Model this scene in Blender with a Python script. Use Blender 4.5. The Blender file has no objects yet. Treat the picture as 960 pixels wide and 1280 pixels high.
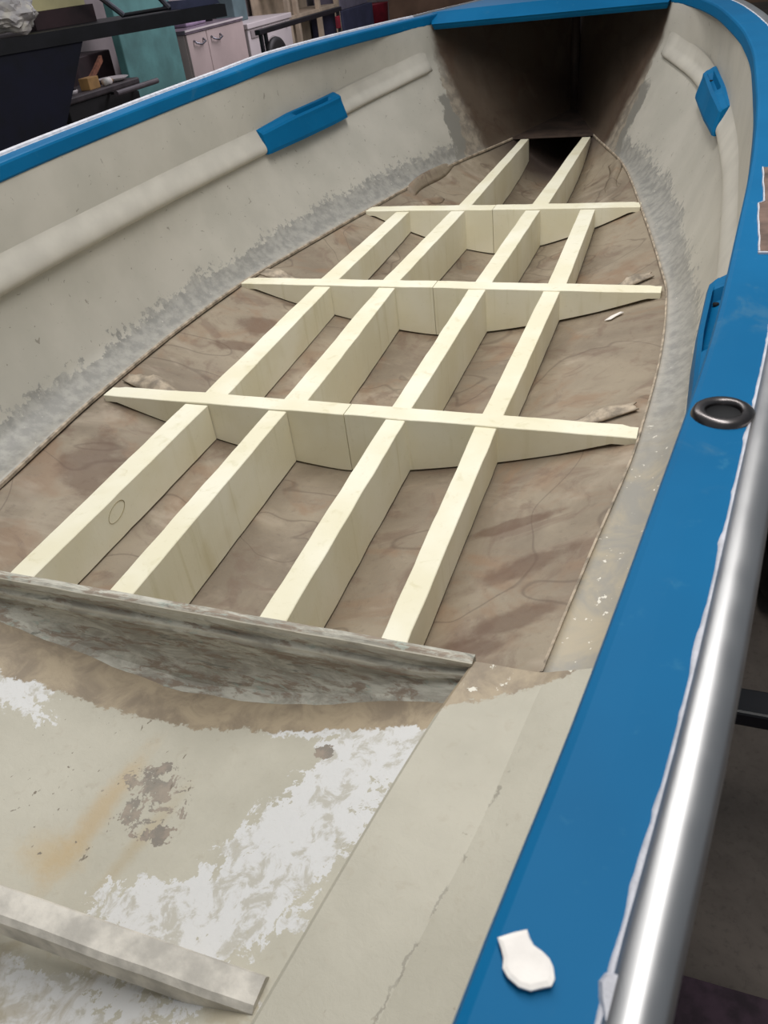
import bpy, bmesh, math, random
import numpy as np
from mathutils import Vector, Matrix, noise as mnoise
random.seed(7)
SC = bpy.context.scene
COL = SC.collection

# ------------------------------------------------------------------ camera, light, exposure
def rot_axes(yaw, pitch, roll):
    cy, sy, cp, sp = math.cos(yaw), math.sin(yaw), math.cos(pitch), math.sin(pitch)
    f = Vector((-sy*cp, cy*cp, -sp)); rt = Vector((cy, sy, 0)); up = rt.cross(f)
    cr, sr = math.cos(roll), math.sin(roll)
    return rt*cr+up*sr, up*cr-rt*sr, f
CAM = Vector((0.65998, -1.54375, 0.7705))
rt, up, fw = rot_axes(0.421684, 0.615935, -0.133935)
cd = bpy.data.cameras.new('camera'); cam = bpy.data.objects.new('camera', cd); COL.objects.link(cam)
cam.matrix_world = Matrix(((rt.x, up.x, -fw.x, CAM.x), (rt.y, up.y, -fw.y, CAM.y), (rt.z, up.z, -fw.z, CAM.z), (0, 0, 0, 1)))
cd.sensor_fit = 'VERTICAL'; cd.sensor_height = 36.0; cd.lens = 1004.758/1280*36
cd.clip_start = 0.02; cd.clip_end = 100
cd.dof.use_dof = True; cd.dof.focus_distance = 1.7; cd.dof.aperture_fstop = 20
SC.camera = cam
wd = bpy.data.worlds.new('world'); SC.world = wd; wd.use_nodes = True
wd.node_tree.nodes['Background'].inputs[0].default_value = (0.86, 0.93, 1.0, 1)
wd.node_tree.nodes['Background'].inputs[1].default_value = 0.27
def area(name, loc, size, power, target, color=(1, 1, 1)):
    l = bpy.data.lights.new(name, 'AREA'); l.shape = 'RECTANGLE'; l.size, l.size_y = size
    l.energy = power; l.color = color
    o = bpy.data.objects.new(name, l); COL.objects.link(o); o.location = loc
    o.rotation_euler = (Vector(target)-Vector(loc)).to_track_quat('-Z', 'Y').to_euler()
    return o
area('workshop_tube_light', (0.55, -0.5, 2.4), (0.3, 2.2), 44, (0.35, -0.1, 0), (1.0, 0.98, 0.94))
area('ceiling_tube_light', (-0.75, 1.0, 2.4), (0.5, 2.4), 42, (-0.35, 0.8, 0), (1.0, 0.98, 0.94))
area('background_fill_light', (-2.2, 7.4, 2.5), (0.6, 3.0), 95, (-4.2, 7.2, 0.0), (1.0, 0.92, 1.0))  # unseen lamp added to light the background along the left wall
SC.view_settings.view_transform = 'Standard'; SC.view_settings.look = 'None'
SC.view_settings.exposure = 0.0; SC.view_settings.gamma = 1.0; SC.view_settings.use_curve_mapping = False

# ------------------------------------------------------------------ helpers: materials
def lin(c):
    return tuple(((v/255)/12.92 if v/255 <= .04045 else ((v/255+.055)/1.055)**2.4) for v in c)+(1.0,)
class Mat:
    def __init__(s, name, rough=.6, metal=0.0, spec=None):
        s.m = bpy.data.materials.new(name); s.m.use_nodes = True
        s.t = s.m.node_tree; s.b = s.t.nodes['Principled BSDF']
        s.b.inputs['Roughness'].default_value = rough; s.b.inputs['Metallic'].default_value = metal
        if spec is not None: s.b.inputs['Specular IOR Level'].default_value = spec
        tc = s.t.nodes.new('ShaderNodeTexCoord'); s.obj = tc.outputs['Object']
    def N(s, t): return s.t.nodes.new(t)
    def L(s, a, b): s.t.links.new(a, b)
    def put(s, v, sock):
        if hasattr(v, 'is_output'): s.L(v, sock)
        elif isinstance(v, tuple): sock.default_value = v if len(v) == 4 else lin(v)
        else: sock.default_value = v
    def xyz(s):
        n = s.N('ShaderNodeSeparateXYZ'); s.L(s.obj, n.inputs[0]); return n.outputs
    def attr(s, name):
        n = s.N('ShaderNodeAttribute'); n.attribute_name = name; return n.outputs['Fac']
    def vec(s, sx=1, sy=1, sz=1, random_shift=False):
        n = s.N('ShaderNodeMapping'); s.L(s.obj, n.inputs[0]); n.inputs['Scale'].default_value = (sx, sy, sz)
        if random_shift:
            oi = s.N('ShaderNodeObjectInfo'); c = s.N('ShaderNodeCombineXYZ')
            k = s.math('MULTIPLY', oi.outputs['Random'], 9.0)
            for i in range(3): s.L(k, c.inputs[i])
            s.L(c.outputs[0], n.inputs['Location'])
        return n.outputs[0]
    def noise(s, scale, detail=4, rough=.55, vec=None, dist=0.0):
        n = s.N('ShaderNodeTexNoise'); s.L(vec if vec is not None else s.obj, n.inputs['Vector'])
        n.inputs['Scale'].default_value = scale; n.inputs['Detail'].default_value = detail
        n.inputs['Roughness'].default_value = rough; n.inputs['Distortion'].default_value = dist
        return n.outputs['Fac']
    def math(s, op, a, b=0.0, c=None):
        n = s.N('ShaderNodeMath'); n.operation = op
        s.put(a, n.inputs[0]); s.put(b, n.inputs[1])
        if c is not None: s.put(c, n.inputs[2])
        return n.outputs[0]
    def step(s, v, lo, hi):
        n = s.N('ShaderNodeMapRange'); n.interpolation_type = 'SMOOTHSTEP'; s.put(v, n.inputs[0])
        n.inputs[1].default_value = lo; n.inputs[2].default_value = hi; return n.outputs[0]
    def mix(s, f, a, b):
        n = s.N('ShaderNodeMix'); n.data_type = 'RGBA'
        s.put(f, n.inputs[0]); s.put(a, n.inputs[6]); s.put(b, n.inputs[7]); return n.outputs[2]
    def mul(s, *a):
        r = a[0]
        for b in a[1:]: r = s.math('MULTIPLY', r, b)
        return r
    def ell(s, cx, cy, rx, ry, rot=0.0):
        "1 at the centre of an ellipse on the xy plane, 0 on its rim, negative outside"
        x, y, _ = s.xyz(); c_, s_ = math.cos(rot), math.sin(rot)
        dx = s.math('SUBTRACT', x, cx); dy = s.math('SUBTRACT', y, cy)
        u = s.math('ADD', s.math('MULTIPLY', dx, c_/rx), s.math('MULTIPLY', dy, s_/rx))
        v = s.math('ADD', s.math('MULTIPLY', dx, -s_/ry), s.math('MULTIPLY', dy, c_/ry))
        q = s.math('SQRT', s.math('ADD', s.math('MULTIPLY', u, u), s.math('MULTIPLY', v, v)))
        return s.math('SUBTRACT', 1.0, q)
    def color(s, c): s.put(c, s.b.inputs['Base Color']); return s
    def rough(s, r): s.put(r, s.b.inputs['Roughness']); return s
    def bump(s, h, strength=.3, dist=.002):
        n = s.N('ShaderNodeBump'); n.inputs['Strength'].default_value = strength; n.inputs['Distance'].default_value = dist
        s.L(h, n.inputs['Height']); s.L(n.outputs[0], s.b.inputs['Normal']); return s

def plain(name, c, rough=.6, metal=0.0, var=.12, scale=14, bump=.0):
    M = Mat(name, rough, metal)
    d = tuple(max(0, v*(1-var)) for v in c); e = tuple(min(255, v*(1+var*.6)) for v in c)
    n = M.noise(scale, 5)
    M.color(M.mix(M.step(n, .3, .7), lin(d), lin(e)))
    if bump: M.bump(M.noise(scale*6, 4), bump)
    return M.m

def mat_wood():
    M = Mat('pale_foam_board', .75)
    v = M.vec(1, 1, 1, True)
    n = M.noise(6, 4, .5, v); c = M.mix(M.step(n, .35, .68), (230, 223, 196), (238, 233, 213))
    streak = M.noise(1, 3, .6, M.vec(34, 34, 2.2, True), .6)
    c = M.mix(M.math('MULTIPLY', M.step(streak, .56, .74), .30), c, (196, 186, 140))
    fine = M.noise(90, 3, .6, v)
    c = M.mix(M.math('MULTIPLY', M.step(fine, .6, .8), .22), c, (190, 180, 140))
    blot = M.noise(9, 2, .5, M.vec(1, 1, .6, True), .3)
    c = M.mix(M.math('MULTIPLY', M.step(blot, .64, .78), .3), c, (205, 192, 150))
    M.color(c); M.bump(M.noise(160, 4, .6, v), .25, .001); return M.m

def bare_brown(M):
    v = M.vec(1, 1, 1)
    big = M.noise(3.2, 5, .6, v, .6); mid = M.noise(8.5, 6, .62, v, 1.1); fine = M.noise(60, 6, .65, v)
    c = M.mix(M.step(big, .33, .66), (126, 113, 97), (154, 141, 122))
    c = M.mix(M.math('MULTIPLY', M.step(M.noise(4.1, 4, .6, M.vec(1, 1, 1), 1.4), .50, .68), .6), c, (138, 110, 86))
    c = M.mix(M.math('MULTIPLY', M.step(mid, .52, .66), .5), c, (112, 90, 76))
    c = M.mix(M.math('MULTIPLY', M.step(M.noise(5.5, 4, .6, M.vec(.8, 1.3, 1), .8), .55, .72), .55), c, (178, 164, 146))
    ring = M.math('ABSOLUTE', M.math('SUBTRACT', M.noise(3.0, 2, .5, v, 1.0), .5))
    c = M.mix(M.math('MULTIPLY', M.step(ring, .012, .0), .45), c, (88, 72, 60))
    c = M.mix(M.math('MULTIPLY', M.step(fine, .55, .72), .25), c, (88, 74, 64))
    return c, fine, mid

def mat_bottom():
    M = Mat('bare_brown_laminate', .62)
    c, fine, mid = bare_brown(M)
    for (cx, cy, rx, ry, ro) in ((.44, -.60, .11, .035, .5), (.47, -.72, .10, .03, .5), (.41, -.47, .10, .018, .35), (.42, -.78, .09, .035, .3), (-.47, -.45, .07, .12, .3), (-.45, .28, .08, .06, .2), (-.45, .15, .07, .03, .3)):
        e = M.math('ADD', M.ell(cx, cy, rx, ry, ro), M.math('MULTIPLY', M.math('SUBTRACT', M.noise(14, 4, .6), .5), 1.6))
        c = M.mix(M.math('MULTIPLY', M.step(e, .0, .5), .6), c, (92, 66, 50))
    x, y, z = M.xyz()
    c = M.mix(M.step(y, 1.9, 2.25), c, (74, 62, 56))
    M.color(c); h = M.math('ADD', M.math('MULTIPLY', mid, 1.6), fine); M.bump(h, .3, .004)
    M.rough(M.math('ADD', .42, M.math('MULTIPLY', M.noise(7, 3), .4))); return M.m

def mat_side():
    M = Mat('cream_hull_paint', .42)
    x, y, z = M.xyz(); v = M.attr('v')
    n = M.noise(5, 4); c = M.mix(M.step(n, .3, .7), (177, 173, 163), (190, 185, 175))
    fl = M.noise(58, 3, .6, M.vec(1, 1, 1), .8)
    c = M.mix(M.math('MULTIPLY', M.step(fl, .675, .70), .6), c, (112, 104, 94))
    fl2 = M.noise(26, 5, .7, M.vec(1, .6, 1), .5)
    c = M.mix(M.math('MULTIPLY', M.step(fl2, .66, .74), .35), c, (150, 142, 130))
    jag = M.math('ADD', M.math('MULTIPLY', M.math('SUBTRACT', M.noise(46, 5, .68), .5), .6), M.math('MULTIPLY', M.math('SUBTRACT', M.noise(7, 3), .5), .3))
    grey = M.mix(M.step(M.noise(34, 5, .65), .35, .65), (140, 138, 133), (164, 161, 154))
    grey = M.mix(M.math('MULTIPLY', M.step(M.math('ADD', v, jag), .35, .0), .6), grey, (182, 175, 164))
    spk = M.noise(70, 3, .6); grey = M.mix(M.step(spk, .70, .73), grey, (222, 216, 204))
    tan = M.mix(M.step(M.noise(9, 5, .65, None, .8), .35, .65), (176, 164, 142), (150, 146, 138))
    tan = M.mix(M.step(spk, .665, .69), tan, (226, 220, 208))
    grey = M.mix(M.mul(M.step(y, -.05, -.45), M.step(x, .1, .2)), grey, tan)
    band = M.step(M.math('ADD', v, jag), 1.06, 1.02)
    c = M.mix(band, c, grey)
    # filler patches running up the side at the foredeck, bare laminate forward of them
    jy = M.math('MULTIPLY', M.math('SUBTRACT', M.noise(16, 5, .65), .5), .14)
    yb = M.math('SUBTRACT', M.math('ADD', y, jy), M.math('MULTIPLY', M.math('SUBTRACT', v, 1.0), .07))
    pale = M.mix(M.step(M.noise(30, 5, .6), .4, .6), (158, 148, 134), (130, 122, 112))
    c = M.mix(M.mul(M.step(yb, 1.86, 1.875), M.step(M.math('ADD', v, M.math('MULTIPLY', jag, .3)), 1.62, 1.55)), c, (134, 131, 124))
    c = M.mix(M.mul(M.step(yb, 1.925, 1.94), M.step(v, 2.2, 1.6)), c, pale)
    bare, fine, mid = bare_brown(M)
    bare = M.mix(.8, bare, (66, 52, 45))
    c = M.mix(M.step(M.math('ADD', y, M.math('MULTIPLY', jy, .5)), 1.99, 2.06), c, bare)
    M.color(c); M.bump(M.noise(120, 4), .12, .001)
    return M.m

def mat_floor_paint(ledge=False):
    M = Mat('peeling_cream_paint' if not ledge else 'cream_ledge_paint', .55)
    x, y, z = M.xyz()
    n = M.noise(6, 5, .6); c = M.mix(M.step(n, .3, .7), *(((176, 171, 156), (187, 182, 167)) if ledge else ((182, 177, 162), (194, 189, 174))))
    fine = M.noise(50, 6, .68, None, .4); med = M.noise(17, 6, .66, None, .5); jag = M.math('SUBTRACT', M.noise(24, 6, .7, None, .6), .5)
    jag2 = M.math('SUBTRACT', M.noise(70, 4, .7), .5)
    J = M.math('ADD', M.math('MULTIPLY', jag, 1.0), M.math('MULTIPLY', jag2, .5))
    c = M.mix(M.math('MULTIPLY', M.step(fine, .56, .7), .3), c, (168, 158, 140))
    tanbare = M.mix(M.step(med, .35, .65), (140, 126, 108), (172, 156, 132))
    if not ledge:
        def patch(cx, cy, rx, ry, ro, colr, k=1.3, lo=0.0, hi=.05, amt=1.0):
            nonlocal c
            e = M.math('ADD', M.ell(cx, cy, rx, ry, ro), M.math('MULTIPLY', J, k))
            c = M.mix(M.math('MULTIPLY', M.step(e, lo, hi), amt), c, colr)
        # rusty water stains
        patch(-.015, -1.10, .028, .17, -.08, (186, 160, 118), .9, .0, .9, .6)
        patch(-.035, -1.17, .07, .05, 0, (188, 164, 122), .9, .0, .9, .55)
        patch(.07, -1.12, .02, .12, -.2, (176, 158, 124), .9, .0, .9, .5)
        # white peeled zones
        white = M.mix(M.step(M.noise(30, 6, .7, None, .5), .50, .62), (216, 215, 214), (190, 186, 176))
        patch(.28, -1.10, .082, .25, -.42, white, 2.1, .1, .14)
        patch(.36, -.95, .10, .06, 0, white, 1.9)
        patch(.20, -1.20, .16, .05, .1, white, 2.2, .12, .16)
        patch(-.30, -.95, .13, .055, -.2, white, 1.9)
        patch(.27, -.915, .12, .022, .1, white, 2.0)
        patch(-.02, -1.36, .3, .06, .2, white, 2.2, .05, .1)
        # dark bare flakes
        dark = M.mix(M.step(fine, .4, .6), (134, 127, 118), (156, 143, 130))
        patch(.045, -1.065, .065, .05, -.3, dark, 4.2, .42, .5, .9)
        patch(.265, -.965, .02, .014, 0, dark, 3.4, .35, .4)
        patch(.03, -1.02, .04, .02, .2, dark, 4.0, .5, .55)
        patch(.085, -1.11, .04, .025, .2, dark, 4.0, .5, .55)
        sp = M.noise(75, 3, .6, M.vec(1.4, .8, 1), .4)
        patch(-.05, -1.06, .16, .12, 0, M.mix(M.step(sp, .66, .69), c, (128, 118, 104)), .3)
        yy = M.math('ADD', M.math('ADD', y, M.math('MULTIPLY', J, .05)), M.math('MULTIPLY', x, -.06))
        c = M.mix(M.step(yy, -.945, -.94), c, tanbare)
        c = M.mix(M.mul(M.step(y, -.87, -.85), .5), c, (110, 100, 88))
        c = M.mix(M.math('MULTIPLY', M.mul(M.step(y, -1.24, -1.27), M.step(med, .45, .6)), .6), c, (168, 156, 132))
    else:
        yy = M.math('ADD', M.math('ADD', y, M.math('MULTIPLY', J, .05)), M.math('MULTIPLY', M.math('SUBTRACT', M.math('ABSOLUTE', x), .5), -.55))
        pale = M.mix(M.step(M.noise(40, 4, .6), .62, .66), tanbare, (224, 219, 206))
        c = M.mix(M.step(yy, -.888, -.882), c, pale)
        d = M.math('ADD', M.math('SUBTRACT', x, M.math('ADD', .513, M.math('MULTIPLY', M.math('ADD', y, 1.05), .2))), M.math('MULTIPLY', jag2, .02))
        crk = M.mul(M.step(M.math('ABSOLUTE', d), .0022, .001), M.step(M.noise(22, 3, .6), .5, .56), M.step(y, -.95, -1.0))
        c = M.mix(M.math('MULTIPLY', crk, .4), c, (84, 76, 66))
        c = M.mix(M.math('MULTIPLY', M.step(M.noise(44, 4, .6), .69, .72), .5), c, (140, 130, 114))
    M.color(c); M.bump(M.math('ADD', med, fine), .3, .003)
    return M.m

def mat_lip():
    M = Mat('weathered_grey_timber', .7)
    v = M.vec(2.2, 6, 6)
    a = M.noise(6, 6, .65, v, .6); b = M.noise(16, 6, .7, M.vec(1, 3, 5), .5)
    c = M.mix(M.step(a, .38, .62), (154, 149, 138), (198, 195, 183))
    c = M.mix(M.math('MULTIPLY', M.step(b, .5, .6), .8), c, (140, 122, 106))
    c = M.mix(M.math('MULTIPLY', M.step(M.noise(30, 5, .7, M.vec(1, 2, 4)), .58, .66), .8), c, (170, 178, 168))
    c = M.mix(M.math('MULTIPLY', M.step(M.noise(11, 5, .7, M.vec(1, 2, 6), .5), .60, .67), .7), c, (110, 112, 104))
    w = M.attr('w')
    c = M.mix(M.math('MULTIPLY', M.step(w, .5, 1.0), M.step(M.noise(20, 4), .3, .5)), c, (198, 192, 176))
    M.color(c); M.bump(M.math('ADD', a, b), .5, .004); return M.m

def mat_blue():
    M = Mat('blue_gunwale_paint', .55, 0, .12)
    n = M.noise(4, 4); c = M.mix(M.step(n, .3, .7), (0, 90, 136), (4, 98, 146))
    c = M.mix(M.math('MULTIPLY', M.step(M.noise(46, 5, .7), .6, .75), .25), c, (70, 132, 160))
    c = M.mix(M.math('MULTIPLY', M.step(M.noise(9, 6, .7, None, .5), .6, .72), .25), c, (88, 122, 136))
    M.color(c); M.bump(M.noise(60, 3), .06, .001); return M.m

def mat_alu():
    M = Mat('brushed_aluminium', .3, 1.0)
    n = M.noise(40, 4, .6, M.vec(1, .08, 1)); M.color(M.mix(n, (158, 158, 160), (194, 193, 193)))
    M.rough(M.math('ADD', M.math('MULTIPLY', M.noise(30, 4), .18), .30)); return M.m

def mat_ground():
    M = Mat('garage_concrete', .8)
    n = M.noise(2.5, 7, .65, None, .4); f = M.noise(60, 6, .7)
    c = M.mix(M.step(n, .3, .7), (78, 70, 64), (108, 98, 90))
    c = M.mix(M.math('MULTIPLY', M.step(f, .5, .7), .4), c, (60, 54, 50))
    M.color(c); M.bump(f, .2); return M.m

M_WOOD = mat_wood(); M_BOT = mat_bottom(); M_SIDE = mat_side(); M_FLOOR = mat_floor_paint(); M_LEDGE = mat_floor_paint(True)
M_LIP = mat_lip(); M_BLUE = mat_blue(); M_ALU = mat_alu(); M_GROUND = mat_ground()
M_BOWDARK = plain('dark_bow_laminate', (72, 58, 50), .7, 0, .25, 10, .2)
M_CREAM = plain('cream_rail_paint', (186, 181, 171), .45, 0, .035)
M_TAN = plain('tan_laminate_edge', (166, 152, 134), .7, 0, .25, 40)
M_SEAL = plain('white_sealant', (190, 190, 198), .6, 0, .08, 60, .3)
M_WHITE = plain('white_flake', (236, 230, 224), .7, 0, .04, 60, .1)
M_STEEL = plain('dull_steel', (92, 88, 88), .32, 1.0, .2, 30)
M_BLACK = plain('black_rubber', (14, 13, 14), .6, 0, .3, 30)
M_BLACKPAINT = plain('black_paint', (22, 21, 26), .45, 0, .3, 8)
M_OUT = plain('white_outer_hull', (150, 148, 144), .5, 0, .1, 4)
M_BROWNPAD = plain('bare_brown_wood', (98, 78, 68), .7, 0, .35, 24, .3)
M_DARKHOLE = plain('dark_hole', (10, 10, 14), .9)
M_NAVY = plain('navy_cloth', (8, 9, 30), .8, 0, .4, 5)
M_TEAL = plain('teal_board', (92, 142, 140), .7, 0, .14, 3)
M_CAB = plain('cabinet_white', (188, 172, 168), .5, 0, .04, 3)
M_APPL = plain('appliance_white', (206, 198, 198), .4, 0, .03, 3)
M_GREYWALL = plain('grey_wall', (142, 134, 134), .9, 0, .1, 2)
M_MAROON = plain('dark_maroon', (52, 34, 38), .6, 0, .3, 5)
M_CARD = plain('brown_cardboard', (176, 136, 84), .8, 0, .1, 9)
M_STICK = plain('brown_handle_wood', (134, 84, 62), .6, 0, .2, 20)
M_SHELF = plain('cream_shelf_paint', (182, 166, 144), .6, 0, .1, 6)
M_DKBLUE = plain('slate_blue_crate', (62, 66, 92), .7, 0, .12, 6)
M_RED = plain('red_plastic', (120, 24, 40), .5, 0, .15, 8)
M_YELLOW = plain('pale_yellow_board', (206, 196, 150), .7, 0, .08, 4)
M_CHROME = plain('grey_metal', (150, 150, 160), .35, 1.0, .1, 30)
M_COUNTER = plain('worktop', (120, 108, 118), .35, 0, .12, 8)
M_PURPLEMAT = plain('dark_purple_mat', (62, 46, 56), .9, 0, .25, 30, .3)
def mat_bag():
    M = Mat('clear_plastic', .25); M.color(M.mix(M.step(M.noise(14, 4), .4, .65), (214, 208, 208), (244, 236, 224)))
    M.b.inputs['Transmission Weight'].default_value = .15; return M.m
M_BAG = mat_bag()

# ------------------------------------------------------------------ helpers: meshes and objects
def link_mesh(name, verts, faces, mat, parent=None, origin=None, smooth=False, attrs=None):
    o0 = Vector(origin) if origin is not None else Vector((0, 0, 0))
    po = Vector((0, 0, 0))
    if parent is not None:
        p = parent
        while p is not None: po += p.location; p = p.parent
    me = bpy.data.meshes.new(name)
    me.from_pydata([tuple(Vector(v)-o0) for v in verts], [], faces); me.update()
    bm = bmesh.new(); bm.from_mesh(me); bmesh.ops.recalc_face_normals(bm, faces=bm.faces); bm.to_mesh(me); bm.free()
    me.materials.append(mat)
    if smooth:
        for p in me.polygons: p.use_smooth = True
    for k, vals in (attrs or {}).items():
        a = me.attributes.new(k, 'FLOAT', 'POINT'); a.data.foreach_set('value', vals)
    o = bpy.data.objects.new(name, me); COL.objects.link(o)
    if parent is not None: o.parent = parent
    o.location = o0-po
    return o
def tag(o, label=None, cat=None, group=None, kind=None):
    if label: o['label'] = label
    if cat: o['category'] = cat
    if group: o['group'] = group
    if kind: o['kind'] = kind
    return o
def thing(name, loc, label, cat, group=None):
    o = bpy.data.objects.new(name, None); COL.objects.link(o); o.location = loc; o.empty_display_size = .05
    return tag(o, label, cat, group)
class MB:
    def __init__(s): s.v = []; s.f = []
    def add(s, v, f):
        n = len(s.v); s.v += [tuple(p) for p in v]; s.f += [tuple(i+n for i in q) for q in f]; return s
    def bm(s, fn, M=None):
        b = bmesh.new(); fn(b)
        if M is not None: b.transform(M)
        b.verts.index_update(); s.add([v.co.copy() for v in b.verts], [[v.index for v in f.verts] for f in b.faces]); b.free(); return s
    def box(s, lo, hi, bev=.004, M=None):
        lo = Vector(lo); hi = Vector(hi); c = (lo+hi)/2; d = hi-lo
        def fn(b):
            bmesh.ops.create_cube(b, size=1); b.transform(Matrix.Translation(c) @ Matrix.Diagonal((*d, 1)))
            k = min(bev, min(d)*.45)
            if k > 0: bmesh.ops.bevel(b, geom=list(b.edges), offset=k, segments=2, affect='EDGES', profile=.5)
        return s.bm(fn, M)
    def loft(s, secs, caps=True, closed=True):
        m = len(secs[0]); n0 = len(s.v); v = [p for q in secs for p in q]; f = []
        for i in range(len(secs)-1):
            for j in range(m if closed else m-1):
                k = (j+1) % m; f.append((i*m+j, i*m+k, (i+1)*m+k, (i+1)*m+j))
        if caps and closed:
            f.append(tuple(range(m-1, -1, -1))); f.append(tuple((len(secs)-1)*m+j for j in range(m)))
        return s.add(v, f)
    def tube(s, pts, r, seg=12, caps=True):
        pts = [Vector(p) for p in pts]; secs = []
        ref = None
        for i, p in enumerate(pts):
            t = (pts[min(i+1, len(pts)-1)]-pts[max(i-1, 0)]).normalized()
            if ref is None: ref = Vector((0, 0, 1)) if abs(t.z) < .9 else Vector((1, 0, 0))
            a = t.cross(ref).normalized(); b = a.cross(t).normalized(); ref = b
            rr = r[i] if isinstance(r, (list, tuple)) else r
            secs.append([p+a*math.cos(k*2*math.pi/seg)*rr+b*math.sin(k*2*math.pi/seg)*rr for k in range(seg)])
        return s.loft(secs, caps)
    def lathe(s, c, prof, seg=32, M=None):
        v = []; f = []; m = len(prof); c = Vector(c)
        for k in range(seg):
            a = k*2*math.pi/seg
            for (r, z) in prof:
                p = Vector((r*math.cos(a), r*math.sin(a), z))
                if M is not None: p = M @ p
                v.append(c+p)
        for k in range(seg):
            for j in range(m-1): f.append((k*m+j, ((k+1) % seg)*m+j, ((k+1) % seg)*m+j+1, k*m+j+1))
        return s.add(v, f)
    def out(s, name, mat, parent=None, origin=None, smooth=False, attrs=None):
        if origin is None and parent is None:
            a = np.array(s.v); origin = (float((a[:, 0].min()+a[:, 0].max())/2), float((a[:, 1].min()+a[:, 1].max())/2), float(a[:, 2].min()))
        return link_mesh(name, s.v, s.f, mat, parent, origin, smooth, attrs)
def curve(tab):
    "smooth monotone interpolation of a table"
    xs = np.array([t[0] for t in tab], float); ys = np.array([t[1] for t in tab], float)
    h = np.diff(xs); d = np.diff(ys)/h; m = np.zeros(len(xs)); m[0], m[-1] = d[0], d[-1]
    for i in range(1, len(xs)-1):
        m[i] = 0 if d[i-1]*d[i] <= 0 else 2*d[i-1]*d[i]/(d[i-1]+d[i])
    def fn(x):
        x = min(max(x, xs[0]), xs[-1]); i = min(int(np.searchsorted(xs, x, 'right')-1), len(h)-1)
        t = (x-xs[i])/h[i]
        return float((2*t**3-3*t*t+1)*ys[i]+(t**3-2*t*t+t)*h[i]*m[i]+(-2*t**3+3*t*t)*ys[i+1]+(t**3-t*t)*h[i]*m[i+1])
    return fn
def jit(s): return random.uniform(-s, s)

# ------------------------------------------------------------------ the garage
GZ = -0.65
def setting(name, mb, mat): return tag(mb.out(name, mat), kind='structure')
setting('floor', MB().box((-5.1, -4.0, GZ-.1), (4.0, 14.2, GZ), 0), M_GROUND)
setting('wall_left', MB().box((-5.1, -4.0, GZ), (-4.95, 14.2, 2.6), 0), M_GREYWALL)
setting('wall_back', MB().box((-4.95, 14.05, GZ), (4.0, 14.2, 2.6), 0), plain('brown_back_wall', (140, 112, 92), .9, 0, .15, 2))

# ------------------------------------------------------------------ the dinghy: shape tables (half widths along the keel line)
A = curve([(-2.5, .34), (-1.6, .43), (-1.25, .473), (-1.05, .513), (-.845, .530), (-.62, .553), (-.24, .592), (.11, .603), (.45, .59), (.6, .567), (1.15, .466), (1.7, .350), (2.216, .172), (2.5, .09), (2.82, .004)])
P1X = curve([(-2.5, .42), (-1.3, .565), (-.85, .617), (-.45, .652), (-.06, .664), (.2, .660), (.35, .650), (.454, .634), (.827, .594), (1.372, .488), (1.921, .312), (2.05, .262), (2.25, .19), (2.5, .115), (2.82, .008)])
P1Z = curve([(-2.5, .03), (-.06, .033), (.45, .048), (1.4, .05), (2.0, .048), (2.82, .03)])
P2X = curve([(-2.5, .47), (-1.43, .606), (-1.1, .648), (-.85, .671), (-.5, .693), (-.1, .706), (.3, .706), (.8, .688), (1.245, .652), (1.413, .634), (1.647, .583), (1.848, .50), (1.94, .462), (2.1, .41), (2.3, .315), (2.55, .18), (2.82, .012)])
P2Z = curve([(-2.5, .30), (-.3, .293), (1.245, .30), (1.647, .322), (1.94, .355), (2.82, .40)])
GX = curve([(-2.5, .50), (-1.43, .608), (-1.29, .627), (-1.09, .650), (-.85, .675), (-.62, .690), (-.24, .710), (.06, .716), (.44, .714), (.80, .695), (1.085, .655), (1.3, .628), (1.6, .577), (1.8, .530), (1.93, .492), (2.0, .462), (2.1, .435), (2.3, .345), (2.55, .205), (2.82, .012)])
GZT = curve([(-2.5, .462), (-.85, .467), (0, .486), (.8, .499), (1.1, .510), (2.0, .503), (2.82, .52)])
GW = curve([(-2.5, .050), (-1.3, .048), (-.9, .046), (.2, .05), (.91, .06), (2.0, .055), (2.82, .02)])
D = curve([(-2.5, .135), (-1.3, .137), (-.845, .132), (.45, .131), (1.15, .143), (2.2, .15), (2.5, .12), (2.82, .02)])
def hz(x, y):
    "height of the inside of the hull bottom"
    return -D(y)*(1-min(1.0, abs(x)/max(A(y), .01))**1.5)-.004
ROOT = thing('dinghy', (0, 0, -.19), 'old open dinghy with blue gunwales and stripped brown floor, filling the photo', 'boat')
ys_all = [(-2.5+i*(2.82+2.5)/150) for i in range(151)]

# hull bottom (bare) and the painted floor aft of the lip
def bottom(name, y0, y1, ny, wfun, mat):
    v = []; f = []; nx = 41
    for i in range(ny):
        y = y0+(y1-y0)*i/(ny-1)
        for j in range(nx):
            x = (2*j/(nx-1)-1)*wfun(y)
            w = .0025*mnoise.noise((x*6, y*6, 1.3))+.0012*mnoise.noise((x*19, y*19, 4.0))
            v.append((x, y, hz(x, y)+w-.003))
    for i in range(ny-1):
        for j in range(nx-1): f.append((i*nx+j, i*nx+j+1, (i+1)*nx+j+1, (i+1)*nx+j))
    return link_mesh(name, v, f, mat, ROOT, smooth=True)
bottom('hull_bottom', -.86, 2.80, 150, lambda y: A(y)+.02, M_BOT)
LI = curve([(-2.5, .20), (-1.27, .365), (-.933, .419), (-.845, .440)])      # inner edge of the side ledge
bottom('cockpit_floor', -2.5, -.85, 70, lambda y: LI(y)+.05, M_FLOOR)

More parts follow.
